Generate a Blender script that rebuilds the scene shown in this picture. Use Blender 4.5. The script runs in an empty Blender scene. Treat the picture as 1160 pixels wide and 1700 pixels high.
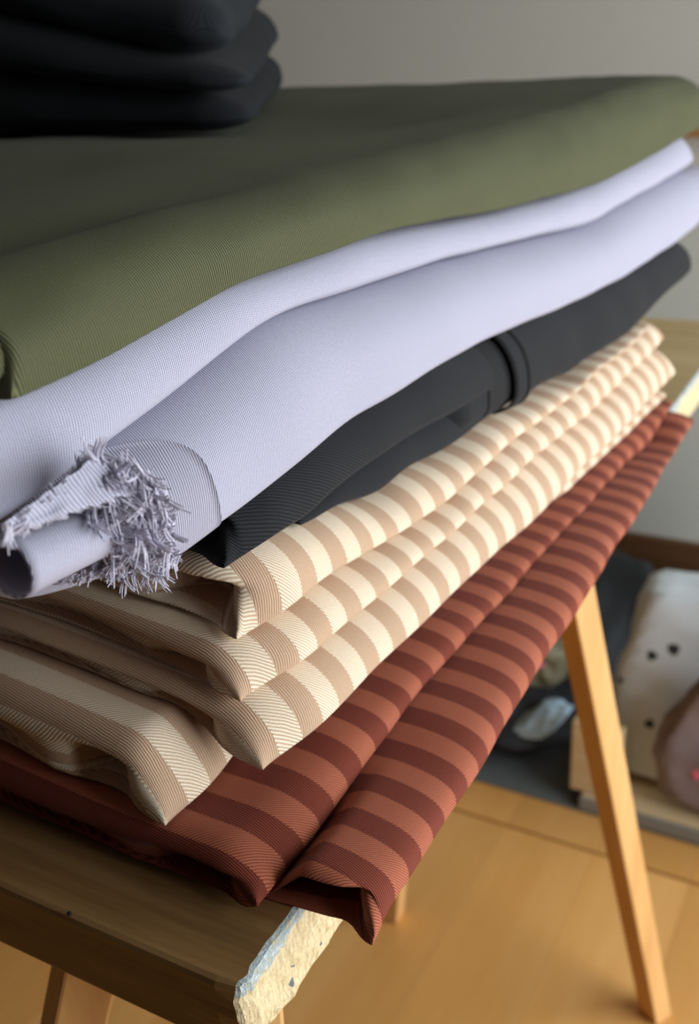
import bpy, bmesh, math, random
import numpy as np
from mathutils import Vector, Matrix, noise

random.seed(7)
SC = bpy.context.scene
COL = SC.collection
Z0 = 0.70                                   # table top height above the floor

# ------------------------------------------------------------------ camera
FPX, PITCH, YAW, ROLL = 1722.855, 0.430, -0.522, -0.060
CAM = np.array([0.192, -0.225, 0.336])      # relative to the near corner of the table top
_F = np.array([math.sin(YAW)*math.cos(PITCH), math.cos(YAW)*math.cos(PITCH), -math.sin(PITCH)])
_R = np.cross(_F, [0, 0, 1]); _R /= np.linalg.norm(_R)
_U = np.cross(_R, _F)
R2 = _R*math.cos(ROLL) + _U*math.sin(ROLL)
U2 = -_R*math.sin(ROLL) + _U*math.cos(ROLL)
cam = bpy.data.cameras.new('camera'); camo = bpy.data.objects.new('camera', cam); COL.objects.link(camo)
cam.sensor_fit = 'HORIZONTAL'; cam.sensor_width = 36; cam.lens = FPX/1160*36
m = Matrix.Identity(4)
for r in range(3):
    m[r][0] = R2[r]; m[r][1] = U2[r]; m[r][2] = -_F[r]; m[r][3] = CAM[r] + (Z0 if r == 2 else 0)
camo.matrix_world = m
cam.clip_start = 0.01
cam.dof.use_dof = True; cam.dof.focus_distance = 0.41; cam.dof.aperture_fstop = 13.0
SC.camera = camo

# ------------------------------------------------------------------ light
SC.view_settings.view_transform = 'Standard'; SC.view_settings.look = 'None'
SC.view_settings.gamma = 1; SC.view_settings.use_curve_mapping = False
SC.view_settings.exposure = 0.0
w = bpy.data.worlds.new('world'); SC.world = w; w.use_nodes = True
w.node_tree.nodes['Background'].inputs[0].default_value = (0.80, 0.90, 1.0, 1)
w.node_tree.nodes['Background'].inputs[1].default_value = 0.012
al = bpy.data.lights.new('window_daylight', 'AREA'); alo = bpy.data.objects.new('window_daylight', al); COL.objects.link(alo)
al.shape = 'RECTANGLE'; al.size = 1.8; al.size_y = 1.75; al.energy = 66; al.color = (0.90, 0.96, 1.0)
WIN_X = 1.45
alo.location = (WIN_X + 0.12, 0.70, Z0 + 0.26)
alo.rotation_euler = (0, math.radians(90), 0)     # faces -X

# ------------------------------------------------------------------ pixel -> place helpers
def ray(px):
    return _F + R2*(px[0]-580)/FPX + U2*(850-px[1])/FPX
def on_slant(px, x0, x1):                    # vertical plane X = x0 + (x1-x0)*y/0.7
    d = ray(px); s = (x1-x0)/0.7
    t = (x0 + s*CAM[1] - CAM[0])/(d[0]-s*d[1])
    return CAM + d*t
def on_plane(px, ax, val):
    d = ray(px); return CAM + d*((val-CAM[ax])/d[ax])
def crease(pts, x0, x1, smooth=0.012):
    P = np.array([on_slant(q, x0, x1) for q in pts])
    o = np.argsort(P[:, 1]); P = P[o]
    ys = np.linspace(-0.15, 1.0, 461)
    zs = np.interp(ys, P[:, 1], P[:, 2])
    k = np.exp(-0.5*(np.arange(-16, 17)*0.0025/smooth)**2); k /= k.sum()
    zs = np.convolve(np.pad(zs, 16, mode='edge'), k, mode='valid')
    return lambda y: np.interp(y, ys, zs)
def sm(t):
    t = np.clip(t, 0, 1); return t*t*(3-2*t)
def lerp_y(*pts):
    ys = [p[0] for p in pts]; vs = [p[1] for p in pts]
    return lambda y: np.interp(y, ys, vs)

def lin(*c):
    return tuple(((v/255)/12.92 if v/255 <= 0.04045 else ((v/255+0.055)/1.055)**2.4) for v in c)

# ------------------------------------------------------------------ object helpers
def tag(o, label=None, cat=None, group=None, kind=None):
    if label: o['label'] = label
    if cat: o['category'] = cat
    if group: o['group'] = group
    if kind: o['kind'] = kind
    return o
def empty(name, loc, label=None, cat=None, group=None):
    o = bpy.data.objects.new(name, None); COL.objects.link(o); o.location = (loc[0], loc[1], loc[2]+Z0)
    o.empty_display_size = 0.05
    return tag(o, label, cat, group)
def link(name, me, mats, parent=None, smooth=True):
    o = bpy.data.objects.new(name, me); COL.objects.link(o)
    for mt in (mats if isinstance(mats, (list, tuple)) else [mats]): me.materials.append(mt)
    if smooth:
        me.polygons.foreach_set('use_smooth', [True]*len(me.polygons))
    if parent is not None:
        o.parent = parent; o.matrix_parent_inverse = Matrix.Translation(-Vector(parent.location))
    return o
def mesh(name, verts, faces, uv=None):
    me = bpy.data.meshes.new(name)
    me.from_pydata([(float(a), float(b), float(c)+Z0) for a, b, c in verts], [], faces)
    if uv is not None:
        l = me.uv_layers.new(name='UVMap')
        idx = np.empty(len(me.loops), dtype=np.int32); me.loops.foreach_get('vertex_index', idx)
        l.data.foreach_set('uv', np.asarray(uv, dtype=np.float32)[idx].ravel())
    me.update(); return me
def bm_obj(name, bm, mats, parent=None, smooth=False):
    me = bpy.data.meshes.new(name)
    for v in bm.verts: v.co.z += Z0
    bm.normal_update(); bm.to_mesh(me); bm.free()
    return link(name, me, mats, parent, smooth)
def box_bm(x0, x1, y0, y1, z0, z1, bevel=0.0, seg=1):
    bm = bmesh.new(); bmesh.ops.create_cube(bm, size=1)
    for v in bm.verts:
        v.co = ((x0+x1)/2+v.co.x*(x1-x0), (y0+y1)/2+v.co.y*(y1-y0), (z0+z1)/2+v.co.z*(z1-z0))
    if bevel: bmesh.ops.bevel(bm, geom=list(bm.edges), offset=bevel, segments=seg, profile=0.5, affect='EDGES')
    return bm

# ------------------------------------------------------------------ materials
class NT:
    def __init__(s, name):
        s.m = bpy.data.materials.new(name); s.m.use_nodes = True; s.t = s.m.node_tree
        s.b = s.t.nodes['Principled BSDF']
    def n(s, kind, **kw):
        nd = s.t.nodes.new(kind)
        for k, v in kw.items(): setattr(nd, k, v)
        return nd
    def l(s, a, b): s.t.links.new(a, b)
    def val(s, sock, v):
        if hasattr(v, 'is_linked') or hasattr(v, 'links'): s.l(v, sock)
        else: sock.default_value = v
    def math(s, op, a, b=None, c=None, clamp=False):
        nd = s.n('ShaderNodeMath', operation=op); nd.use_clamp = clamp
        for i, v in enumerate((a, b, c)):
            if v is not None: s.val(nd.inputs[i], v)
        return nd.outputs[0]
    def mix(s, f, a, b, mode='MIX'):
        nd = s.n('ShaderNodeMix', data_type='RGBA', blend_type=mode)
        s.val(nd.inputs[0], f)
        for i, v in ((6, a), (7, b)):
            if isinstance(v, tuple): nd.inputs[i].default_value = (*v, 1)
            else: s.l(v, nd.inputs[i])
        return nd.outputs[2]
    def ramp(s, f, stops):
        nd = s.n('ShaderNodeValToRGB'); e = nd.color_ramp.elements
        while len(e) < len(stops): e.new(0.5)
        for k, (p, c) in enumerate(stops): e[k].position = p; e[k].color = (*c, 1)
        s.l(f, nd.inputs[0]); return nd.outputs[0]
    def noise(s, vec, scale, detail=3, rough=0.5):
        nd = s.n('ShaderNodeTexNoise'); nd.inputs['Scale'].default_value = scale
        nd.inputs['Detail'].default_value = detail; nd.inputs['Roughness'].default_value = rough
        s.l(vec, nd.inputs['Vector']); return nd.outputs['Fac']

def fabric(name, col_hi, col_lo, pitch, ang, stripe=None, hi2=None, lo2=None, ang2=None, duty=0.5,
           bump=0.35, rough=0.85, sheen=0.06, dots=0.0, bdist=0.00035, phase=0.0, flat=0.5):
    """woven cloth: fine twill ribs at angle ang over UV metres, optional broad stripes across u"""
    t = NT(name)
    uv = t.n('ShaderNodeUVMap', uv_map='UVMap').outputs[0]
    ob = t.n('ShaderNodeTexCoord').outputs['Object']
    sp = t.n('ShaderNodeSeparateXYZ'); t.l(uv, sp.inputs[0])
    u, v = sp.outputs[0], sp.outputs[1]
    wob = t.math('MULTIPLY', t.math('SUBTRACT', t.noise(ob, 160, 2), 0.5), pitch*0.7)
    def ribs(a, p):
        q = t.math('ADD', t.math('MULTIPLY', u, math.cos(a)), t.math('MULTIPLY', v, math.sin(a)))
        q = t.math('ADD', q, wob)
        s_ = t.math('SINE', t.math('MULTIPLY', q, 2*math.pi/p))
        return t.math('MULTIPLY_ADD', s_, 0.5, 0.5)
    r1 = ribs(ang, pitch)
    if dots:
        r1 = t.math('MULTIPLY', r1, t.math('MULTIPLY_ADD', ribs(ang+math.pi/2*0.93, pitch*0.9), dots, 1-dots))
    h = r1
    ca = t.mix(r1, col_lo, col_hi)
    if stripe:
        r2 = ribs(ang2, pitch)
        cb = t.mix(r2, lo2, hi2)
        e = t.math('MULTIPLY', t.math('SUBTRACT', r1, 0.5), 0.0006)
        f = t.math('FRACT', t.math('ADD', t.math('DIVIDE', t.math('ADD', u, e), stripe), phase))
        f = t.math('GREATER_THAN', f, duty)
        c = t.mix(f, ca, cb)
        h = t.math('ADD', t.math('MULTIPLY', r1, t.math('SUBTRACT', 1.0, f)), t.math('MULTIPLY', r2, f))
    else:
        c = ca
    mott = t.noise(ob, 900, 2, 0.7)
    c = t.mix(t.math('MULTIPLY', t.math('SUBTRACT', mott, 0.35), flat), c, t.mix(1.0, c, (1.5, 1.5, 1.5), 'MULTIPLY'))
    t.l(c, t.b.inputs['Base Color'])
    t.b.inputs['Roughness'].default_value = rough
    t.b.inputs['Specular IOR Level'].default_value = 0.25
    t.b.inputs['Sheen Weight'].default_value = sheen
    t.b.inputs['Sheen Roughness'].default_value = 0.45
    bp = t.n('ShaderNodeBump'); bp.inputs['Strength'].default_value = bump; bp.inputs['Distance'].default_value = bdist
    t.l(t.math('ADD', h, t.math('MULTIPLY', mott, 0.35)), bp.inputs['Height']); t.l(bp.outputs[0], t.b.inputs['Normal'])
    return t.m

def plain(name, c, rough=0.7, var=0.15, scale=20, bump=0.0):
    t = NT(name); ob = t.n('ShaderNodeTexCoord').outputs['Object']
    f = t.noise(ob, scale, 4)
    t.l(t.mix(f, tuple(v*(1-var) for v in c), tuple(v*(1+var) for v in c)), t.b.inputs['Base Color'])
    t.b.inputs['Roughness'].default_value = rough
    if bump:
        bp = t.n('ShaderNodeBump'); bp.inputs['Strength'].default_value = bump; bp.inputs['Distance'].default_value = 0.002
        t.l(f, bp.inputs['Height']); t.l(bp.outputs[0], t.b.inputs['Normal'])
    return t.m

def wood(name, dark, mid, light, axis=0, grain=60, rough=0.55, spec=0.4, per_obj=0.0, stretch=0.06, streak=None):
    t = NT(name); tc = t.n('ShaderNodeTexCoord').outputs['Object']
    mp = t.n('ShaderNodeMapping'); t.l(tc, mp.inputs[0])
    sc = [1, 1, 1]; sc[axis] = stretch; mp.inputs['Scale'].default_value = sc
    vec = mp.outputs[0]
    if per_obj:
        oi = t.n('ShaderNodeObjectInfo').outputs['Random']
        cx = t.n('ShaderNodeCombineXYZ'); t.l(t.math('MULTIPLY', oi, 7.0), cx.inputs[0]); t.l(t.math('MULTIPLY', oi, 3.0), cx.inputs[1])
        va = t.n('ShaderNodeVectorMath', operation='ADD'); t.l(vec, va.inputs[0]); t.l(cx.outputs[0], va.inputs[1]); vec = va.outputs[0]
    g1 = t.noise(vec, grain, 5, 0.65); g2 = t.noise(vec, grain*0.16, 3, 0.5)
    f = t.math('ADD', t.math('MULTIPLY', g1, 0.5), t.math('MULTIPLY', g2, 0.5))
    c = t.ramp(f, [(0.32, dark), (0.5, mid), (0.68, light)])
    if streak:
        s2 = t.noise(vec, 9, 4, 0.6)
        c = t.mix(t.math('MULTIPLY', t.math('SUBTRACT', s2, 0.52), 5.0, clamp=True), c, streak)
    if per_obj:
        hs = t.n('ShaderNodeHueSaturation'); t.l(c, hs.inputs['Color'])
        t.l(t.math('MULTIPLY_ADD', oi, per_obj, 1-per_obj/2), hs.inputs['Value']); c = hs.outputs[0]
    t.l(c, t.b.inputs['Base Color'])
    t.b.inputs['Roughness'].default_value = rough; t.b.inputs['Specular IOR Level'].default_value = spec
    bp = t.n('ShaderNodeBump'); bp.inputs['Strength'].default_value = 0.15; bp.inputs['Distance'].default_value = 0.001
    t.l(g1, bp.inputs['Height']); t.l(bp.outputs[0], t.b.inputs['Normal'])
    return t.m

A45 = math.radians(45)
M = {}
M['beige'] = fabric('beige_striped_twill', lin(245, 231, 207), lin(194, 163, 133), 0.00125, math.radians(-36), stripe=0.0265,
                    hi2=lin(208, 178, 149), lo2=lin(166, 131, 105), ang2=math.radians(8), bump=0.5, phase=0.1)
M['red'] = fabric('rust_striped_twill', lin(182, 106, 78), lin(136, 68, 48), 0.00112, math.radians(-36), stripe=0.0262,
                  hi2=lin(136, 63, 44), lo2=lin(88, 34, 23), ang2=math.radians(8), bump=0.5, phase=0.55)
M['lav'] = fabric('lavender_twill', lin(206, 204, 220), lin(132, 130, 148), 0.00105, math.radians(12), bump=0.5, dots=0.45)
M['lavband'] = fabric('lavender_selvedge', lin(178, 175, 190), lin(118, 115, 130), 0.0012, math.radians(12), bump=0.5)
M['green'] = fabric('olive_twill', lin(108, 109, 76), lin(40, 43, 27), 0.00115, math.radians(-8), bump=0.5, sheen=0.04, dots=0.3)
M['black'] = fabric('black_twill', lin(38, 39, 43), lin(13, 13, 15), 0.0015, math.radians(-50), bump=0.6, sheen=0.06)
M['black2'] = fabric('charcoal_cloth', lin(36, 39, 44), lin(22, 24, 28), 0.0014, math.radians(-50), bump=0.3, sheen=0.03)
M['thread'] = plain('pale_lavender_thread', lin(206, 202, 218), 0.8, 0.12, 400)
M['seam'] = plain('black_edge_and_shade', lin(12, 12, 14), 0.9, 0.1, 200)  # real black edges, also the painted shade of the cloth gap
M['tabletop'] = wood('brown_plank_wood', lin(92, 66, 36), lin(138, 104, 62), lin(172, 138, 90), 0, 70, 0.5, 0.35, 0.0, 0.07, streak=lin(198, 172, 130))  # browner and darker than the far planks
M['paleplank'] = wood('pale_plank_wood', lin(178, 150, 102), lin(204, 178, 128), lin(222, 198, 150), 0, 60, 0.55, 0.3, 0.0, 0.07)
M['pine'] = wood('pine_wood', lin(196, 142, 84), lin(216, 166, 104), lin(230, 186, 126), 2, 50, 0.5, 0.3, 0.06, 0.08)
M['cratewood'] = wood('pale_wood', lin(190, 160, 118), lin(206, 180, 138), lin(220, 198, 160), 0, 40, 0.6, 0.3, 0.05)
M['floor'] = wood('orange_laminate', lin(206, 146, 76), lin(220, 164, 92), lin(232, 180, 110), 1, 14, 0.38, 0.45, 0.16, 0.10)
M['ledge'] = wood('brown_wood', lin(136, 92, 52), lin(158, 112, 66), lin(176, 130, 82), 0, 30, 0.5, 0.3)
M['skirting'] = wood('dark_brown_wood', lin(70, 46, 28), lin(92, 62, 38), lin(108, 76, 48), 0, 30, 0.5, 0.3)
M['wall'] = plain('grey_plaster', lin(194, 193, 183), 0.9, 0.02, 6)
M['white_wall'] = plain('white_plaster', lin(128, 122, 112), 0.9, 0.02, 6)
M['gap'] = plain('dark_subfloor', lin(150, 106, 60), 0.9, 0.1, 20)
M['mat'] = plain('grey_mat', lin(96, 102, 102), 0.95, 0.15, 120)
M['greyrail'] = plain('grey_edge', lin(132, 130, 122), 0.7, 0.05, 20)

def end_grain():
    t = NT('chipped_end_grain'); ob = t.n('ShaderNodeTexCoord').outputs['Object']
    sp = t.n('ShaderNodeSeparateXYZ'); t.l(ob, sp.inputs[0])
    n1 = t.noise(ob, 60, 6, 0.7); n2 = t.noise(ob, 330, 5, 0.75)
    mp = t.n('ShaderNodeMapping'); mp.inputs['Scale'].default_value = (1, 1, 0.22); mp.inputs['Rotation'].default_value = (math.radians(25), 0, 0); t.l(ob, mp.inputs[0])
    n3 = t.noise(mp.outputs[0], 420, 4, 0.7)
    c = t.ramp(t.math('ADD', t.math('MULTIPLY', n2, 0.45), t.math('MULTIPLY', n3, 0.55)),
               [(0.30, lin(120, 98, 66)), (0.40, lin(196, 172, 128)), (0.52, lin(224, 204, 160)), (0.68, lin(238, 224, 190))])
    depth = t.math('SUBTRACT', Z0, sp.outputs[2])                 # below the top face
    edge = t.math('MULTIPLY_ADD', t.math('SUBTRACT', n1, 0.5), 0.024, depth)
    f = t.math('LESS_THAN', edge, 0.0066)
    blue = t.ramp(n2, [(0.35, lin(136, 150, 150)), (0.55, lin(176, 190, 192)), (0.7, lin(222, 228, 228))])
    f = t.math('MULTIPLY', f, t.math('MULTIPLY_ADD', t.math('GREATER_THAN', n2, 0.42), 0.75, 0.2))
    c = t.mix(f, c, blue)
    spots = t.noise(ob, 95, 2, 0.4)
    c = t.mix(t.math('GREATER_THAN', spots, 0.71), c, lin(104, 112, 112))
    t.l(c, t.b.inputs['Base Color']); t.b.inputs['Roughness'].default_value = 0.6
    bp = t.n('ShaderNodeBump'); bp.inputs['Strength'].default_value = 0.8; bp.inputs['Distance'].default_value = 0.0015
    t.l(t.math('ADD', n2, n3), bp.inputs['Height']); t.l(bp.outputs[0], t.b.inputs['Normal'])
    return t.m
M['endgrain'] = end_grain()

# ------------------------------------------------------------------ the room
FZ = -0.70
room = dict(x0=-2.6, x1=WIN_X, y0=-2.2, y1=1.725, z1=1.75)
def structure(name, bm, mat, parent=None):
    o = bm_obj(name, bm, mat, parent)
    if parent is None: tag(o, kind='structure')
    return o
fl = structure('floor', box_bm(room['x0'], room['x1'], room['y0'], room['y1'], FZ-0.05, FZ-0.006), M['gap'])
tag(fl, 'orange wood plank floor under the table', 'floor')
PW = 0.128
base = None; rows = [(-1.30, -0.28), (-0.277, 0.30), (0.3005, 0.872), (0.8775, 1.724)]
k = 0
x = -1.75
while x < 1.2:
    sh = 0.0
    for (a, b) in rows:
        if a > -1 and b < 1.0 and a < 0.3 and k % 2: pass
        bm = box_bm(x+0.0002, x+PW-0.0002, a, b, FZ-0.006, FZ, 0.0003)
        structure('floorboard', bm, M['floor'], fl)
    x += PW; k += 1
wb = structure('wall_back', box_bm(room['x0'], room['x1']+0.1, room['y1'], room['y1']+0.1, FZ, room['z1']), M['wall'])
tag(wb, 'plain grey plaster wall behind the table', 'wall')
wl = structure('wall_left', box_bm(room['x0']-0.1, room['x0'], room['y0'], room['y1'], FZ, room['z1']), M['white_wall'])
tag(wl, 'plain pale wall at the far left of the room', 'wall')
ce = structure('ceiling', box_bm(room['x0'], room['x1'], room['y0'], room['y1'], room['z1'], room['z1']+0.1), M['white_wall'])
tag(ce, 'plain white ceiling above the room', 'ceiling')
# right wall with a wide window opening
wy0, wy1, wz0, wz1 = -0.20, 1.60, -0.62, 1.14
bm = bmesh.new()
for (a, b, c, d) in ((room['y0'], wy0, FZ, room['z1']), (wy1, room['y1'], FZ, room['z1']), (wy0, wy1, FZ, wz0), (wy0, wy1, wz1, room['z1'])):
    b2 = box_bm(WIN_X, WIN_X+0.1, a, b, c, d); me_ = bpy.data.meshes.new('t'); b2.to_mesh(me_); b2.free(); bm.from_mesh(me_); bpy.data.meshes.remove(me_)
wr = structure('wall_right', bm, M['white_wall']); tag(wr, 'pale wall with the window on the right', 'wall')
bb = structure('baseboard_back', box_bm(room['x0'], room['x1'], room['y1']-0.016, room['y1'], FZ, FZ+0.075, 0.003), M['skirting'])
tag(bb, 'dark brown baseboard along the grey wall', 'baseboard')
tr = structure('trim_1', box_bm(-0.30, room['x1'], room['y1']-0.05, room['y1'], 0.147, 0.186, 0.004), M['ledge'])
tag(tr, 'brown wooden ledge on the grey wall at the right', 'trim')

# ------------------------------------------------------------------ the table
table = empty('trestle_table', (0, 0, FZ), 'worn wooden trestle table carrying the stack of folded fabrics', 'table')
XL = -1.25
def rough_plank(y0, y1, near=False):
    nx, ny, nz = (60 if near else 12), (26 if near else 6), 5
    t = 0.04
    bm = bmesh.new(); bmesh.ops.create_cube(bm, size=1)
    bmesh.ops.bevel(bm, geom=list(bm.edges), offset=0.0001, segments=1, affect='EDGES') if False else None
    for v in bm.verts:
        v.co = ((XL+0)/2+v.co.x*(0-XL), (y0+y1)/2+v.co.y*(y1-y0), -t/2+v.co.z*t)
    bmesh.ops.bevel(bm, geom=list(bm.edges), offset=0.0022 if not near else 0.003, segments=2, profile=0.5, affect='EDGES')
    bm.normal_update()
    for f in bm.faces:
        n = f.normal
        f.material_index = 1 if n.x > 0.25 else 0
    return bm
ys = [0.0, 0.285, 0.62, 0.928, 1.055]
for k in range(4):
    y0, y1 = ys[k], ys[k+1]-(0.0025 if k < 3 else 0)
    bm = rough_plank(y0, y1, k == 0)
    # cut extra loops near the visible end so that the end face can be uneven
    for cx in ([-0.012, -0.03, -0.08, -0.2] if k == 0 else [-0.02]):
        bmesh.ops.bisect_plane(bm, geom=list(bm.verts)+list(bm.edges)+list(bm.faces), plane_co=(cx, 0, 0), plane_no=(1, 0, 0))
    if k == 0:
        for j in range(1, 40):
            bmesh.ops.bisect_plane(bm, geom=list(bm.verts)+list(bm.edges)+list(bm.faces), plane_co=(0, y0+(y1-y0)*(j/40)**1.5, 0), plane_no=(0, 1, 0))
        for j in range(1, 9):
            bmesh.ops.bisect_plane(bm, geom=list(bm.verts)+list(bm.edges)+list(bm.faces), plane_co=(0, 0, -0.04*j/9), plane_no=(0, 0, 1))
    for v in bm.verts:
        p = v.co
        if p.x > -0.006:
            p.x += 0.0022*noise.noise((p.y*60, p.z*60, 3.1)) + 0.0012*noise.noise((p.y*190, p.z*190, 9))
        if k == 0 and p.y < 0.006:
            e = max(0.0, 1+p.x/0.02) if p.x > -0.02 else 0
            p.y += 0.0035*e*max(0, noise.noise((p.x*90, p.z*120, 1.7))+0.25)
            p.z -= 0.003*e*max(0, noise.noise((p.x*120, p.z*90, 5.2))) if p.z > -0.006 else 0
    pk = bm_obj('plank', bm, [M['tabletop'] if k < 2 else M['paleplank'], M['endgrain']], table)
    if k == 0: tag(pk, 'worn brown front plank with chipped pale cut end')
# nail hole
c = on_plane((112, 1516), 1, -0.0)
bm = bmesh.new(); bmesh.ops.create_icosphere(bm, subdivisions=2, radius=0.0011, matrix=Matrix.Translation((c[0], 0.0008, c[2]-0.001)))
bm_obj('nail_hole', bm, M['seam'], table)

def leg(p0, p1, wx, wy, rot=0.0, name='leg'):
    p0 = Vector(p0); p1 = Vector(p1); ax = (p1-p0).normalized()
    ex = (Vector((1, 0, 0))-ax*ax.x).normalized(); ey = ax.cross(ex)
    ex, ey = ex*math.cos(rot)+ey*math.sin(rot), ey*math.cos(rot)-ex*math.sin(rot)
    bm = bmesh.new(); vs = []
    for p in (p0, p1):
        for sx, sy in ((-1, -1), (1, -1), (1, 1), (-1, 1)): vs.append(bm.verts.new(p+ex*sx*wx/2+ey*sy*wy/2))
    for f in ((3, 2, 1, 0), (4, 5, 6, 7), (0, 1, 5, 4), (1, 2, 6, 5), (2, 3, 7, 6), (3, 0, 4, 7)): bm.faces.new([vs[i] for i in f])
    for v in vs:
        if v.co.z < FZ+0.02: v.co.z = FZ
    bmesh.ops.recalc_face_normals(bm, faces=list(bm.faces))
    bmesh.ops.bevel(bm, geom=list(bm.edges), offset=0.002, segments=2, profile=0.5, affect='EDGES')
    return bm_obj(name, bm, M['pine'], table)
leg((-0.032, 0.505, -0.04), (0.050, 0.655, FZ), 0.026, 0.026, math.radians(27))
leg((-0.044, 0.060, -0.04), (0.036, -0.085, FZ), 0.029, 0.029, math.radians(45))
leg((-0.120, 0.050, -0.04), (-0.300, -0.060, FZ), 0.029, 0.029, math.radians(40))
leg((-0.160, 0.505, -0.04), (-0.290, 0.655, FZ), 0.030, 0.024)
bm = box_bm(-0.135, -0.045, 0.03, 0.54, -0.085, -0.0405, 0.002); bm_obj('beam', bm, M['pine'], table)

# ------------------------------------------------------------------ folded cloth
def slab(name, parent, mat, bot, top, nose, front, far, left=-0.46, rx=0.02, ry=0.018, q=0.3, p=1.0, py=0.6,
         dents=(), seed=0, amp=0.0012, nlin=30, mlin=110, droop=0.85, far_r=None, tipw=0.035, corner=0.035, pull=0.0, rnd=False, vflip=False, wave=0.0006, quiet=False):
    """one fold of cloth lying between the surfaces bot(x,y) and top(x,y); the closed fold runs along y at x = nose(y)"""
    far_r = far_r or ry
    th = np.linspace(0, math.pi/2, 18)[1:]
    S = np.concatenate([-np.ones(9), np.zeros(nlin), np.ones(17)])
    sang = np.concatenate([np.linspace(math.pi/2, 0, 10)[:-1], np.zeros(nlin), th])
    slin = np.concatenate([np.zeros(9), np.linspace(0, 1, nlin)**0.75, np.ones(17)])
    bn = np.linspace(math.pi/2, 0, 17)[:-1]
    B = np.concatenate([bn, np.zeros(mlin), np.linspace(0, math.pi/2, 12)[1:]])
    blin = np.concatenate([np.zeros(16), np.linspace(0, 1, mlin)**1.25, np.ones(11)])
    bs = np.concatenate([-np.ones(16), np.zeros(mlin), np.ones(11)])
    NI, NJ = len(S), len(B)
    X = np.zeros((NI, NJ)); Y = np.zeros((NI, NJ))
    for it in range(3):
        NX = nose(Y) + wave*np.sin(Y*37+seed*1.7) + 0.6*wave*np.sin(Y*83+seed)
        if it: NX = NX - pull*sm((FY+0.04-Y)/0.04)**1.5
        lx = left + rx; hx = NX - rx
        X = np.where(S[:, None] < 0, left + rx - rx*np.sin(sang)[:, None], np.where(S[:, None] > 0, hx + rx*np.sin(sang)[:, None], lx + (hx-lx)*slin[:, None]))
        FY = front(X); ly = FY + ry; hy = far - far_r
        Y = np.where(bs[None, :] < 0, ly - ry*np.sin(B)[None, :], np.where(bs[None, :] > 0, hy + far_r*np.sin(B)[None, :], ly + (hy-ly)*blin[None, :]))
    cf = (np.abs(np.cos(sang))[:, None]**p)*(np.abs(np.cos(B))[None, :]**py)
    if rnd:
        ss = np.sin(sang)[:, None]*np.ones_like(X); tt = np.sin(B)[None, :]*np.ones_like(X)
        a_, b_ = ss*np.sqrt(1-tt**2/2), tt*np.sqrt(1-ss**2/2)
        X = X + np.sign(S)[:, None]*rx*(a_-ss); Y = Y + np.sign(bs)[None, :]*ry*(b_-tt)
        cf = np.sqrt(np.clip(1-a_**2-b_**2, 0, 1))**0.9
    cf[cf < 1e-6] = 0
    zb, zt = bot(X, Y), top(X, Y)
    T = np.maximum(zt-zb, 0.002)
    wc = sm((X-(NX-corner))/corner)*sm(((FY+corner)-Y)/corner)
    qe = q*(1-droop*wc)
    zeq = zb + qe*T
    out = []
    for sgn in (1, -1):
        Z = zeq + (T*(1-qe)*cf if sgn > 0 else -T*qe*cf)
        out.append(Z)
    P = []
    for Z in out:
        Xd, Yd, Zd = X.copy(), Y.copy(), Z.copy()
        sy = np.where(bs[None, :] < 0, np.sin(B)[None, :], 0)*np.ones_like(X)
        zrel = (Zd-zb)/T
        for (xc, wx_, dep, lip) in dents:
            g = np.exp(-((X-xc)/wx_)**2)
            wgt = sm((lip+0.1-zrel)/0.2)*sm((zrel-0.03)/0.14)*sm(sy*1.6)
            Yd += dep*g*wgt
        # soft wrinkles
        for i in range(NI):
            for j in range(NJ):
                n1 = noise.noise((X[i, j]*14+seed*3.1, Y[i, j]*9, Z[i, j]*30+seed))
                n2 = noise.noise((X[i, j]*45, Y[i, j]*26+seed, Z[i, j]*60+seed*2))
                a_ = amp*(n1+0.35*n2)
                k_ = 1-cf[i, j]**2 if cf[i, j] < 1 else 0.0
                Zd[i, j] += a_*0.5*(0.3 if quiet else 1.0)
                Xd[i, j] += a_*1.2*k_*(S[i] > 0)
                Yd[i, j] += a_*1.6*sy[i, j]
        P.append(np.stack([Xd, Yd, Zd], -1))
    Pt, Pb = P
    edge = np.zeros((NI, NJ), bool); edge[0, :] = edge[-1, :] = True; edge[:, 0] = edge[:, -1] = True
    Pb[edge] = Pt[edge]
    # uv in metres
    mj = 16+mlin//3
    def cum(Pg, ax):
        d = np.linalg.norm(np.diff(Pg, axis=ax), axis=-1)
        z = np.zeros(Pg.shape[:2])
        if ax == 1: z[:, 1:] = np.cumsum(d, 1); z -= z[:, mj:mj+1]; z += Pg[:, mj, 1][:, None]
        else: z[1:, :] = np.cumsum(d, 0)
        return z
    ut = cum(Pt, 1); vt = cum(Pt, 0)
    ub = cum(Pb, 1); vb0 = cum(Pb, 0); vb = vt[-1:, :] + (vb0[-1:, :]-vb0)
    # blend u so that stripes stay square to the fold
    verts = Pt.reshape(-1, 3).tolist(); uv = np.stack([ut, vt], -1).reshape(-1, 2).tolist()
    idt = np.arange(NI*NJ).reshape(NI, NJ); idb = np.full((NI, NJ), -1)
    for i in range(NI):
        for j in range(NJ):
            if edge[i, j]: idb[i, j] = idt[i, j]
            else: idb[i, j] = len(verts); verts.append(Pb[i, j]); uv.append((ub[i, j], vb[i, j]))
    faces = []
    for i in range(NI-1):
        for j in range(NJ-1):
            faces.append((idt[i, j], idt[i+1, j], idt[i+1, j+1], idt[i, j+1]))
            faces.append((idb[i, j], idb[i, j+1], idb[i+1, j+1], idb[i+1, j]))
    faces = [tuple(int(a) for a in f) for f in faces]
    o = link(name, mesh(name, verts, faces, uv), mat, parent)
    return o, dict(Pt=Pt, Pb=Pb, ut=ut, vt=vt, X=X, Y=Y, ub=ub, vb=vb)

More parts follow.
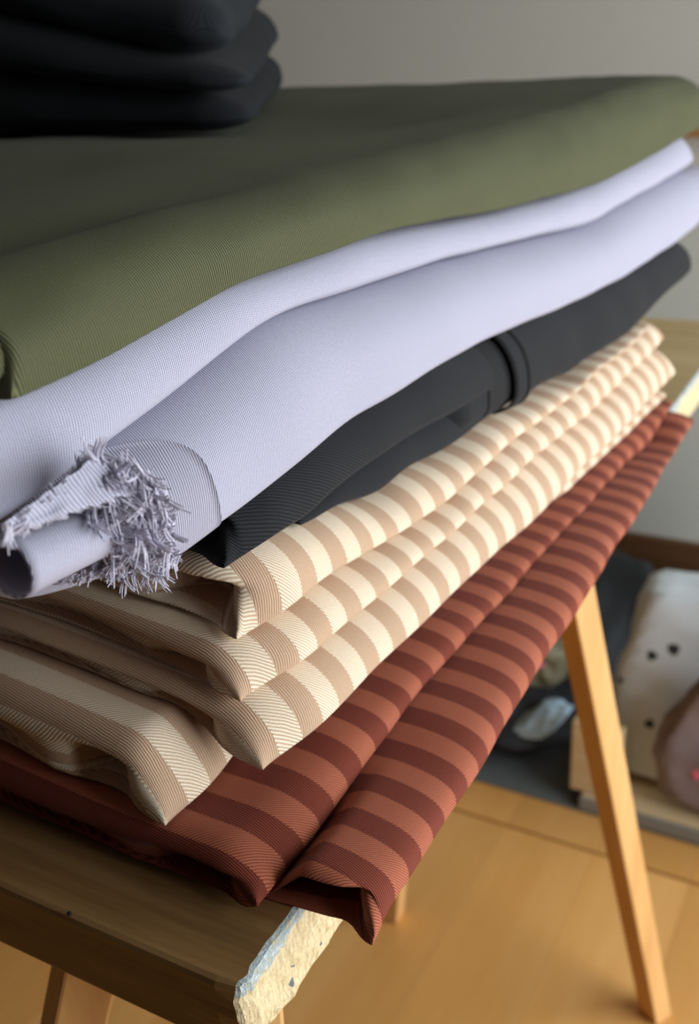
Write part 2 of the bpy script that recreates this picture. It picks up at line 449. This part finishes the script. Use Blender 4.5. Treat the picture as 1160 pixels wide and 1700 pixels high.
def patch(name, parent, mat, G, i0, j0, j1, off, thick=0.0008, nb=8):
    """a strip of cloth lying over the fold G (rows i0.., stations j0..j1), lifted by off"""
    A = np.concatenate([G['Pt'][i0:, j0:j1], G['Pb'][-2:-2-nb:-1, j0:j1]], 0)
    U = np.concatenate([G['ut'][i0:, j0:j1], G['ub'][-2:-2-nb:-1, j0:j1]], 0)
    V = np.concatenate([G['vt'][i0:, j0:j1], G['vb'][-2:-2-nb:-1, j0:j1]], 0)
    da = np.gradient(A, axis=0); db = np.gradient(A, axis=1)
    n = np.cross(da, db); n /= np.linalg.norm(n, axis=-1, keepdims=True)+1e-12
    o_ = off if not callable(off) else off(A.shape[0], A.shape[1])[..., None]
    A1 = A + n*o_; A0 = A + n*(o_-thick)
    ni, nj = A.shape[:2]
    verts = A1.reshape(-1, 3).tolist()+A0.reshape(-1, 3).tolist()
    uv = np.stack([U, V], -1).reshape(-1, 2).tolist()*2
    f = []
    idx = lambda i, j, s: s*ni*nj+i*nj+j
    for i in range(ni-1):
        for j in range(nj-1):
            f.append((idx(i, j, 0), idx(i+1, j, 0), idx(i+1, j+1, 0), idx(i, j+1, 0)))
            f.append((idx(i, j, 1), idx(i, j+1, 1), idx(i+1, j+1, 1), idx(i+1, j, 1)))
    for i in range(ni-1):
        for j in (0, nj-1): f.append((idx(i, j, 0), idx(i, j, 1), idx(i+1, j, 1), idx(i+1, j, 0)))
    for j in range(nj-1):
        for i in (0, ni-1): f.append((idx(i, j, 0), idx(i, j+1, 0), idx(i, j+1, 1), idx(i, j, 1)))
    return link(name, mesh(name, verts, f, uv), mat, parent), A1

LN = {
 'e': [(454,1469),(485,1438),(543,1360),(570,1318),(617,1252),(671,1174),(718,1120),(760,1069),(794,1028),(846,972),(891,921),(939,865),(998,803),(1066,736),(1092,686)],
 'd': [(879,849),(931,815),(983,774),(1050,717),(1093,670)],
 'c': [(434,1270),(465,1241),(517,1187),(569,1130),(600,1102),(660,1043),(702,1007),(738,973),(800,919),(835,888),(879,849),(910,810),(952,769),(998,725),(1050,673),(1102,622)],
 'b': [(396,1165),(429,1125),(466,1099),(515,1058),(544,1033),(603,981),(655,937),(707,896),(750,854),(802,812),(853,766),(905,725),(952,689),(996,650),(1025,618),(1079,569),(1102,546)],
 'a': [(388,1055),(429,1027),(455,1009),(486,973),(520,954),(549,937),(616,898),(665,865),(715,828),(752,790),(811,741),(866,697),(915,660),(959,616),(1012,580),(1043,549),(1070,513)],
 'g': [(416,888),(460,873),(494,859),(527,842),(603,830),(645,788),(702,765),(752,733),(803,689),(842,671),(891,637),(940,621),(974,588),(1012,551),(1066,504)],
 'h': [(300,882),(339,859),(390,820),(500,734),(531,709),(585,680),(629,652),(686,613),(752,580),(811,554),(866,531),(933,503),(996,470),(1072,424),(1121,386),(1161,355)],
 'i': [(0,880),(60,830),(148,755),(207,710),(276,662),(310,631),(345,603),(400,555),(470,520),(580,485),(730,435),(830,410),(960,380),(1030,340),(1120,290)],
 'j': [(0,648),(103,607),(172,569),(248,531),(338,474),(400,457),(580,395),(680,375),(800,355),(905,330),(980,305),(1080,250),(1120,225)],
 'k': [(533,829),(577,796),(640,752),(712,711),(758,685),(830,640)],
}
XC = {'e': (-.010, .0), 'd': (-.012, -.003), 'c': (-.034, -.008), 'b': (-.044, -.016), 'a': (-.052, -.023), 'g': (-.060, -.030),
      'h': (-.052, -.030), 'i': (-.058, -.036), 'j': (-.062, -.040), 'k': (-.048, -.028)}
C = {k: crease(LN[k], *XC[k]) for k in LN}
def rise(x, a=0.013, x0=-0.03): return a*sm((x0-x)/0.16)
lip0 = lambda x, y: 0*x
zE = lambda x, y: 0.004 + (C['e'](y)-0.004)*np.maximum(sm((x+0.022)/0.02)*sm((y-0.005)/0.02), sm((y-0.05)/0.08)) + rise(x, 0.004) + 0.013*sm((x+0.010)/0.016)*sm((0.15-y)/0.10)
_s2 = lerp_y((0.0, 0.027), (0.06, 0.029), (0.12, 0.036), (0.22, 0.0375), (0.33, 0.030), (0.45, 0.024), (0.7, 0.021), (0.9, 0.02))
zD = lambda x, y: _s2(y) + rise(x, 0.010, -0.06)
zC = lambda x, y: np.maximum(C['c'](y) + 0.016*(1-sm((x+0.080)/0.04))*(1-sm((y-0.1)/0.25)) + rise(x), zD(x, y)+0.006)
zB = lambda x, y: C['b'](y) + rise(x)
zA = lambda x, y: C['a'](y) + rise(x)
zG = lambda x, y: np.maximum(C['g'](y), C['a'](y)+0.006) + rise(x)
zH = lambda x, y: C['h'](y) + rise(x, 0.006)
zI = lambda x, y: C['i'](y) + rise(x, 0.004)
zJ = lambda x, y: C['j'](y) + rise(x, 0.004)
def xn(k, d):
    a, b = XC[k]; return lambda y: a + (b-a)*y/0.7 + d
# ---- rust striped fabric
red = empty('folded_fabric', (-0.2, 0.35, 0.0), 'rust red striped fabric at the bottom of the stack, resting on the table', 'fabric', 'folded fabrics in the stack')
slab('fold', red, M['red'], lambda x, y: 0.0006 - 0.0015*sm((x-0.004)/0.03), zE, lerp_y((0.0, .037), (0.1, .036), (0.35, .033), (0.7, .027)), lambda x: 0.042+0*x, 0.690,
     rx=0.036, ry=0.012, q=0.28, p=0.7, py=0.4, dents=[(0.004, 0.019, 0.040, 0.74)], seed=1, corner=0.020)
slab('fold', red, M['red'], lambda x, y: zE(x, y)+0.0004, zD, lerp_y((0.0, -.013), (0.06, -.008), (0.3, -.001), (0.7, .007)), lambda x: 0.032+0*x, 0.70,
     rx=0.026, ry=0.016, q=0.22, p=0.75, py=0.5, dents=[(-0.046, 0.016, 0.022, 0.60), (-0.14, 0.06, 0.010, 0.45)], seed=2, corner=0.026)
# ---- beige striped fabric
bei = empty('folded_fabric', (-0.2, 0.35, 0.03), 'beige and cream striped fabric with many folds, above the rust red fabric', 'fabric', 'folded fabrics in the stack')
slab('fold', bei, M['beige'], lambda x, y: zD(x, y)+0.0006, zC, lerp_y((0.0, -.050), (0.1, -.056), (0.25, -.05), (0.45, -.012), (0.7, .003)), lambda x: 0.038+0*x, 0.69, pull=0.008,
     rx=0.028, ry=0.024, q=0.28, dents=[(-0.098, 0.012, 0.026, 0.62), (-0.17, 0.03, 0.012, 0.5)], seed=3)
slab('fold', bei, M['beige'], lambda x, y: zC(x, y)+0.0006, zB, xn('c', 0.014), lambda x: 0.069-0.004*sm((-0.05-x)/0.1), 0.70, pull=0.010,
     rx=0.032, ry=0.018, q=0.22, dents=[(-0.070, 0.014, 0.016, 0.5), (-0.15, 0.05, 0.008, 0.6)], seed=4)
slab('fold', bei, M['beige'], lambda x, y: zB(x, y)+0.0006, zA, xn('b', 0.014), lambda x: 0.073+0.002*sm((-0.05-x)/0.1), 0.685, pull=0.010,
     rx=0.026, ry=0.016, q=0.25, dents=[(-0.072, 0.013, 0.014, 0.5), (-0.14, 0.05, 0.010, 0.55)], seed=5)
slab('fold', bei, M['beige'], lambda x, y: zA(x, y)+0.0006, zG, xn('a', 0.015), lambda x: 0.082+0.002*sm((-0.05-x)/0.1), 0.66, pull=0.010,
     rx=0.028, ry=0.018, q=0.25, dents=[(-0.068, 0.015, 0.030, 0.62)], seed=6)
# ---- black fabric in the middle of the stack
blk = empty('folded_fabric', (-0.2, 0.4, 0.14), 'black fabric folded between the beige striped and the lavender fabric', 'fabric', 'folded fabrics in the stack')
zK = lambda x, y: np.maximum(np.minimum(C['k'](y), zH(x, y)-0.012), zG(x, y)+0.004)
o, GF = slab('fold', blk, M['black'], lambda x, y: zG(x, y)+0.0006, lambda x, y: zH(x, y)-0.001, lerp_y((0.3, -.036), (0.42, -.026), (0.6, -.010), (0.8, -.004)), lambda x: 0.30+0*x, 0.81, rx=0.030, ry=0.022, q=0.3, p=0.8, seed=7, rnd=True, droop=0.0)
slab('fold', blk, M['black'], lambda x, y: zG(x, y)+0.0008, zK, xn('h', 0.004), lambda x: 0.140+0*x, 0.405, rx=0.014, ry=0.008, q=0.3, seed=8)
o, GK = slab('fold', blk, M['black'], lambda x, y: zG(x, y)+(zK(x, y)-zG(x, y))*sm((y-0.10)/0.06)+0.0006, lambda x, y: zH(x, y)-0.0005, xn('h', 0.013), lambda x: 0.082+0*x, 0.345, pull=0.008, rx=0.030, ry=0.014, q=0.3, far_r=0.003, seed=9,
             dents=[(-0.062, 0.012, 0.020, 0.7)])
def y_range(G, y0, y1):
    r = G['Y'][-8]; return int(np.searchsorted(r, y0)), int(np.searchsorted(r, y1))
j0, j1 = y_range(GF, 0.372, 0.398)
bd, _ = patch('edge_strip', blk, M['black'], GF, 30, j0, j1, 0.0035, 0.0008, 10); tag(bd, 'loose strip of black edging looped round the fold')
h0, h1 = y_range(GF, 0.344, 0.374)
tag(patch('hollow_shade', blk, M['seam'], GF, 30, h0, h1, 0.0006, 0.0004, 10)[0], 'black patch painting the shade in the open end of the rolled cloth')  # black sheet over the fold, painting the gap's shade beside the strip
patch('seam', bd, M['seam'], GF, 30, j1-2, j1, 0.0041, 0.0012, 10)
patch('seam', bd, M['seam'], GF, 30, j0, j0+2, 0.0041, 0.0012, 10)
# ---- lavender fabric
lav = empty('folded_fabric', (-0.2, 0.4, 0.18), 'pale lavender fabric with a frayed cut end, under the olive green fabric', 'fabric', 'folded fabrics in the stack')
o, GL = slab('fold', lav, M['lav'], lambda x, y: zH(x, y)+0.0006, zI, xn('i', 0.026), lambda x: -0.012+0.044*sm((x+0.072)/0.040), 0.90, rx=0.036, ry=0.006, q=0.2, seed=10, droop=0.2, p=0.8)
slab('fold', lav, M['lav'], lambda x, y: zI(x, y)+0.0006, zJ, xn('j', 0.014), lambda x: -0.085+0*x, 0.845, rx=0.02, ry=0.012, q=0.3, seed=11)
# ---- olive green fabric on top
def zTop(x, y):
    z = 0.2795 + 0.004*np.exp(-((y-0.28)/0.09)**2)*sm((-0.08-x)/0.1) - 0.006*np.exp(-((y-0.50)/0.10)**2)*sm((-0.10-x)/0.1) + 0.006*sm((y-0.55)/0.15)
    z = z - 0.009*sm((0.10-y)/0.16)*sm((x+0.16)/0.12)
    ln = x + 0.104 - 0.16*(y-0.02)                       # a shallow valley behind the rolled front edge
    return z - 0.006*np.exp(-(ln/0.015)**2)*sm((0.20-y)/0.16)
gre = empty('folded_fabric', (-0.2, 0.4, 0.25), 'olive green twill fabric lying on top of the lavender fabric', 'fabric', 'folded fabrics in the stack')
slab('fold', gre, M['green'], lambda x, y: zJ(x, y)+0.0006, zTop, xn('j', 0.020), lambda x: -0.013+0*x, 0.86, left=-0.72, rx=0.040, ry=0.005, q=0.14, seed=12, amp=0.004, p=0.8, droop=0.3, quiet=False)
slab('fold', gre, M['green'], lambda x, y: zJ(x, y)+0.004, lambda x, y: zTop(x, y)-0.005, xn('j', 0.016), lambda x: -0.090+0*x, 0.20, left=-0.30, rx=0.02, ry=0.010, q=0.3, seed=13, mlin=30)
# ---- black fabrics piled on the green one
pil = empty('folded_fabric', (-0.44, 0.55, 0.28), 'thick black fabric folded in a pile on top of the olive green fabric', 'fabric', 'folded fabrics in the stack')
def pile_layer(z0r, z0l, z1r, z1l, nosex, front, far, seed):
    zb = lambda x, y: z0r + (z0l-z0r)*sm((-0.20-x)/0.36) + 0*y
    zt = lambda x, y: z1r + (z1l-z1r)*sm((-0.20-x)/0.36) + 0*y
    slab('fold', pil, M['black2'], zb, zt, nosex, front, far, left=-0.95, rx=0.045, ry=0.035, q=0.4, seed=seed, amp=0.003, droop=0.0, rnd=True)
pile_layer(0.280, 0.282, 0.303, 0.335, lambda y: -0.215-0.55*(y-0.38), lambda x: 0.385+0.10*(x+0.2), 0.80, 21)
pile_layer(0.304, 0.336, 0.322, 0.386, lambda y: -0.215-0.55*(y-0.38), lambda x: 0.378+0.10*(x+0.2), 0.78, 22)
pile_layer(0.323, 0.387, 0.366, 0.425, lambda y: -0.225-0.55*(y-0.38), lambda x: 0.385+0.10*(x+0.2), 0.76, 23)

# ------------------------------------------------------------------ small cloth details
# selvedge band and frayed edge of the lavender fabric
NJ0 = 16
jb = int(np.searchsorted(GL['Y'][-6], 0.064))
band, A1 = patch('selvedge_band', lav, M['lavband'], GL, 30, 6, jb, 0.0008, nb=10)
tag(band, 'greyer selvedge band beside the frayed edge')

def tube(verts, faces, pts, r0, r1, sides=5):
    n = len(pts); b0 = len(verts)
    for k, p_ in enumerate(pts):
        a = pts[min(k+1, n-1)]-pts[max(k-1, 0)]
        a.normalize(); e1 = a.orthogonal().normalized(); e2 = a.cross(e1)
        r = r0+(r1-r0)*k/(n-1)
        for s in range(sides):
            an = 2*math.pi*s/sides; verts.append(p_+e1*math.cos(an)*r+e2*math.sin(an)*r)
    for k in range(n-1):
        for s in range(sides):
            faces.append((b0+k*sides+s, b0+k*sides+(s+1) % sides, b0+(k+1)*sides+(s+1) % sides, b0+(k+1)*sides+s))
edge = [Vector(A1[i, 0]) for i in range(A1.shape[0])]
V, Fc = [], []
rng = random.Random(5)
def clump(p0, d, L, n, spread, curl, r=0.00036):
    steps = 8; pts = [p0]; d = d.normalized()
    for k in range(steps):
        d = (d+curl*0.22+Vector((rng.gauss(0, .06), rng.gauss(0, .06), rng.gauss(0, .06)))).normalized()
        pts.append(pts[-1]+d*L/steps)
    for t in range(n):
        o0 = Vector((rng.gauss(0, spread), rng.gauss(0, spread), rng.gauss(0, spread))); o1 = o0*rng.uniform(0.6, 2.2)
        cut = rng.randint(5, steps)
        tube(V, Fc, [p+o0.lerp(o1, k/steps) for k, p in enumerate(pts[:cut+1])], r, r*0.55, 4)
ne = len(edge)
for t_ in range(150):
    s_ = 8+rng.random()*(ne-9.01); i = int(s_)
    p0 = edge[i].lerp(edge[i+1], s_-i) + Vector((rng.uniform(-.004, .0), rng.uniform(-.002, .004), rng.uniform(-.003, .0)))
    d = Vector((rng.gauss(-0.45, 0.35), rng.gauss(-0.75, 0.3), rng.gauss(-0.35, 0.4)))
    clump(p0, d, rng.uniform(0.006, 0.015), rng.randint(4, 8), 0.0006, Vector((rng.gauss(-.3, 1.2), rng.gauss(0, .5), rng.gauss(-.2, 1.2))))
for t_ in range(330):                                    # curled tangle over the cut face
    an = rng.uniform(0, 2*math.pi); rr = math.sqrt(rng.random())
    q_ = (216+76*rr*math.cos(an)+18*rr*math.sin(an), 846+82*rr*math.sin(an)+12*rr*math.cos(an))
    p0 = Vector(on_plane(q_, 1, 0.004+0.020*(q_[0]-150)/150-rng.uniform(0, 0.005)))
    d = Vector((rng.gauss(-.3, .5), rng.gauss(-.25, .2), rng.gauss(-.4, .5)))
    clump(p0, d, rng.uniform(0.006, 0.014), rng.randint(4, 7), 0.0006, Vector((rng.gauss(0, 1.6), rng.gauss(0, .4), rng.gauss(0, 1.6))), 0.00038)
for t_ in range(80):                                     # short stubble all along the rim
    i = rng.randint(9, ne-2); p0 = edge[i].lerp(edge[i+1], rng.random())
    clump(p0, Vector((rng.gauss(-.3, .6), rng.gauss(-.6, .3), rng.gauss(.1, .6))), rng.uniform(0.002, 0.005), rng.randint(2, 4), 0.0003, Vector((rng.gauss(0, 1), 0, rng.gauss(0, 1))), 0.00028)
for t_ in range(70):                                     # threads hanging from the sheet edge that runs back under the upper fold
    f = rng.random(); q_ = (150-145*f+rng.uniform(-6, 14), 762+112*f+rng.uniform(-4, 20)); yy = 0.002-0.042*f
    p0 = Vector(on_plane(q_, 1, yy))
    clump(p0, Vector((rng.gauss(-.5, .3), rng.gauss(-.4, .3), rng.gauss(-.7, .2))), rng.uniform(0.003, 0.008), rng.randint(3, 6), 0.0005, Vector((rng.gauss(0, .6), 0, rng.gauss(-.3, .5))))
for t_ in range(60):                                     # and from the lower flap
    f = rng.random(); q_ = (270-165*f, 925+42*f+rng.uniform(-14, 4)); yy = 0.022-0.022*f
    p0 = Vector(on_plane(q_, 1, yy))
    clump(p0, Vector((rng.gauss(-.6, .3), rng.gauss(-.4, .3), rng.gauss(-.45, .2))), rng.uniform(0.002, 0.005), rng.randint(3, 6), 0.0005, Vector((rng.gauss(0, .6), 0, rng.gauss(-.2, .5))))
fr = link('frayed_fringe', mesh('frayed_fringe', V, Fc), M['thread'], lav); tag(fr, 'white frayed threads along the cut edge', kind='stuff')
def flap(name, quad, nu=26, nv=12, wav=0.0016, thick=0.0008, seed=0):
    """loose ragged piece of cloth through four (pixel, depth) corners"""
    c_ = [Vector(on_plane(q_[:2], 1, q_[2])) for q_ in quad]
    vs, uv, f = [], [], []
    for lay in (0, 1):
        for a in range(nu):
            for b_ in range(nv):
                u_, v_ = a/(nu-1), b_/(nv-1)
                rag = 1+0.34*noise.noise((u_*9, seed, 0))*(v_ > 0.99) + 0.22*noise.noise((u_*31, seed+4, 0))*(v_ > 0.99)
                p = c_[0].lerp(c_[1], u_).lerp(c_[3].lerp(c_[2], u_), v_*rag)
                p = p + Vector((0.3, -0.9, 0.5))*wav*(noise.noise((u_*5+seed, v_*2, 1))*2+math.sin(u_*19+seed)*0.6*v_) - Vector((0, -thick, thick*0.3))*lay
                vs.append(p); uv.append((u_*0.03, v_*0.015))
    n_ = nu*nv
    for a in range(nu-1):
        for b_ in range(nv-1):
            q_ = [a*nv+b_, (a+1)*nv+b_, (a+1)*nv+b_+1, a*nv+b_+1]
            f.append(tuple(q_)); f.append(tuple(k+n_ for k in q_[::-1]))
    for a in range(nu-1):
        for b_ in (0, nv-1): f.append((a*nv+b_, (a+1)*nv+b_, (a+1)*nv+b_+n_, a*nv+b_+n_))
    for b_ in range(nv-1):
        for a in (0, nu-1): f.append((a*nv+b_, a*nv+b_+1, a*nv+b_+1+n_, a*nv+b_+n_))
    return link(name, mesh(name, vs, f, uv), M['lav'], lav)
tag(flap('frayed_flap', [(0, 872, -0.040), (165, 756, 0.004), (225, 815, 0.008), (50, 880, -0.030)], seed=1), 'ragged loose edge of lavender cloth')
tag(flap('frayed_flap', [(140, 915, 0.010), (262, 900, 0.022), (235, 942, 0.018), (102, 968, 0.000)], seed=2), 'ragged lower flap of lavender cloth')
# rolled inner end of the lavender fabric that sticks out below the fringe
def roll(name, parent, mat, path, rad, thick, squash=0.8, turns=28):
    """open tube of cloth along path; rad = radii"""
    n = len(path); verts, faces, uv = [], [], []
    for layer, off in ((0, 0), (1, -thick)):
        vl = 0
        for k in range(n):
            a = (path[min(k+1, n-1)]-path[max(k-1, 0)]).normalized()
            e1 = Vector((0, 0, 1)); e1 = (e1-a*a.dot(e1)).normalized(); e2 = a.cross(e1)
            r = rad[k]+off
            if k: vl += (path[k]-path[k-1]).length
            for s in range(turns+1):
                an = 2*math.pi*s/turns
                verts.append(path[k]+e1*math.cos(an)*r*squash+e2*math.sin(an)*r); uv.append((vl, an*rad[k]))
    st = turns+1
    for layer in (0, 1):
        for k in range(n-1):
            for s in range(turns):
                q_ = [layer*n*st+k*st+s, layer*n*st+k*st+s+1, layer*n*st+(k+1)*st+s+1, layer*n*st+(k+1)*st+s]
                faces.append(tuple(q_ if layer == 0 else q_[::-1]))
    for s in range(turns): faces.append((s, n*st+s, n*st+s+1, s+1))
    return link(name, mesh(name, verts, faces, uv), mat, parent)
pa = on_plane((14, 944), 1, -0.030); pb = on_plane((150, 884), 1, 0.004)
A_, B_ = Vector(pa), Vector(pb)
path = [A_.lerp(B_, t) for t in np.linspace(0, 1.08, 12)]
roll('rolled_end', lav, M['lav'], path, [0.0112-0.001*t for t in np.linspace(0, 1, 12)], 0.0012, 0.9)

# ------------------------------------------------------------------ things behind the table
M['whitebag'] = plain('white_plastic', lin(222, 233, 240), 0.45, 0.03, 12)
M['spot'] = plain('dark_print', lin(52, 58, 60), 0.6, 0.1, 50)
M['mauve'] = plain('mauve_plastic', lin(134, 122, 128), 0.4, 0.18, 14)
M['navy'] = plain('dark_navy_cloth', lin(40, 44, 50), 0.8, 0.3, 14)
M['olivebag'] = plain('grey_olive_cloth', lin(128, 124, 100), 0.8, 0.3, 30)
M['paleblue'] = plain('pale_blue_cloth', lin(168, 196, 216), 0.8, 0.06, 20)
M['pink'] = plain('pink_print', lin(232, 120, 160), 0.6, 0.05, 20)
M['lilac'] = plain('lilac_cloth', lin(186, 178, 190), 0.8, 0.06, 20)
mt_ = structure('floor_mat', box_bm(-1.3, 1.1, 0.945, 1.700, FZ+0.0002, FZ+0.006, 0.002), M['mat'])
del mt_['kind']; tag(mt_, 'grey mat on the floor along the back wall', 'mat')
crate = empty('wooden_crate', (0.2, 1.1, FZ), 'low pale wooden crate on the grey mat holding the white bag', 'crate')
ZM = FZ+0.006
bm_obj('base_board', box_bm(-0.128, 0.75, 0.950, 1.42, ZM, ZM+0.022, 0.001), M['cratewood'], crate)
tag(bm_obj('front_strip', box_bm(-0.130, 0.75, 0.944, 0.9498, ZM, ZM+0.020, 0.001), M['greyrail'], crate), 'grey front edge')  # thin grey face, darker than the pale base board
bm_obj('post', box_bm(-0.148, -0.078, 0.955, 0.975, ZM+0.0225, ZM+0.140, 0.002), M['cratewood'], crate)
bm_obj('side_board', box_bm(-0.148, -0.130, 0.9755, 1.42, ZM+0.0225, ZM+0.035, 0.002), M['cratewood'], crate)
def bag(name, label, cat, c, size, mat, e=0.45, seed=0, lean=(0, 0), crumple=0.012, freq=9.0, taper=0.0, group=None, parent=None):
    """crumpled, slumped bag: a puckered rounded block standing at c (base centre)"""
    bm = bmesh.new(); bmesh.ops.create_icosphere(bm, subdivisions=5, radius=1)
    sg = lambda v, p: math.copysign(abs(v)**p, v)
    for v in bm.verts:
        n = v.co.normalized()
        mx = max(abs(n.x), abs(n.y), abs(n.z)); k = (1/mx)**(1-e)
        p = Vector((n.x*k, n.y*k, n.z*k))
        h = (p.z+1)/2
        f = 1-taper*h
        q = Vector((p.x*size[0]/2*f, p.y*size[1]/2*f, 0))
        z = max(0, h)*size[2]
        d = noise.noise((n.x*freq*0.35+seed, n.y*freq*0.35, n.z*freq*0.35)) + 0.5*abs(noise.noise((n.x*freq+seed, n.y*freq, n.z*freq)))
        w_ = crumple*d*min(1, h*4)
        q += Vector((n.x, n.y, 0))*w_
        v.co = Vector((c[0]+q.x+lean[0]*h, c[1]+q.y+lean[1]*h, c[2]+z+w_*max(0, n.z)))
    o = bm_obj(name, bm, mat, parent, True)
    if label: tag(o, label, cat, group)
    return o
wbag = bag('plastic_bag', 'large white bag printed with dark spots, standing in the wooden crate', 'bag', (0.085, 1.045, ZM+0.0225), (0.43, 0.09, 0.290), M['whitebag'], 0.20, 3, (0.03, 0.075), 0.010, 7)
mbag = bag('plastic_bag', 'mauve grey plastic bag with a pink mark in front of the white bag', 'bag', (0.118, 0.976, ZM+0.0225), (0.36, 0.045, 0.255), M['mauve'], 0.5, 8, (0.03, 0.02), 0.014, 6, 0.25)
nbag = bag('duffel_bag', 'dark navy cloth bag lying on the grey mat left of the crate', 'bag', (-0.275, 1.29, ZM), (0.25, 0.62, 0.13), M['navy'], 0.55, 5, (0, 0), 0.02, 6)
obag = bag('cloth_bundle', 'small grey olive bundle with a pink mark on the dark bag', 'bundle', (-0.245, 1.075, ZM+0.105), (0.085, 0.07, 0.095), M['olivebag'], 0.6, 6, (0.02, 0), 0.012, 6)
bl = bag('folded_cloth', 'pale blue cloth draped over the front of the dark bag', 'cloth', (-0.232, 0.998, ZM+0.062), (0.060, 0.035, 0.060), M['paleblue'], 0.5, 9, (0.05, 0.02), 0.006, 5, 0.2)
lb = bag('cloth_bundle', 'pale lilac bundle behind the white bag at the right edge', 'bundle', (0.06, 1.36, ZM+0.0225), (0.26, 0.16, 0.30), M['lilac'], 0.6, 12, (0.02, 0.02), 0.012, 5)
bpy.context.view_layer.update()
def surface_mark(owner, px, r, mat, name, flat=0.25):
    d = Vector(ray(px)).normalized(); o_ = Vector(CAM)+Vector((0, 0, Z0))
    me_ = owner.data; from mathutils.bvhtree import BVHTree
    t_ = BVHTree.FromPolygons([v.co for v in me_.vertices], [tuple(p.vertices) for p in me_.polygons])
    hit, nrm, _, _ = t_.ray_cast(o_, d)
    if hit is None: return
    bm = bmesh.new(); bmesh.ops.create_uvsphere(bm, u_segments=16, v_segments=8, radius=1)
    M_ = nrm.to_track_quat('Z', 'Y').to_matrix()
    for v in bm.verts:
        a_ = math.atan2(v.co.y, v.co.x); w_ = 1+0.10*math.sin(a_*3+px[0])
        v.co = hit + M_ @ Vector((v.co.x*r*w_, v.co.y*r*w_, v.co.z*r*0.12)) - Vector((0, 0, Z0))
    return bm_obj(name, bm, mat, owner, True)
for px, r in (((1082, 1088), 0.0075), ((1118, 1078), 0.0085), ((1078, 1202), 0.0075), ((1030, 1130), 0.005)):
    surface_mark(wbag, px, r, M['spot'], 'printed_spot')
surface_mark(mbag, (1157, 1286), 0.008, M['pink'], 'pink_mark')
surface_mark(obag, (902, 1103), 0.008, M['pink'], 'pink_mark')
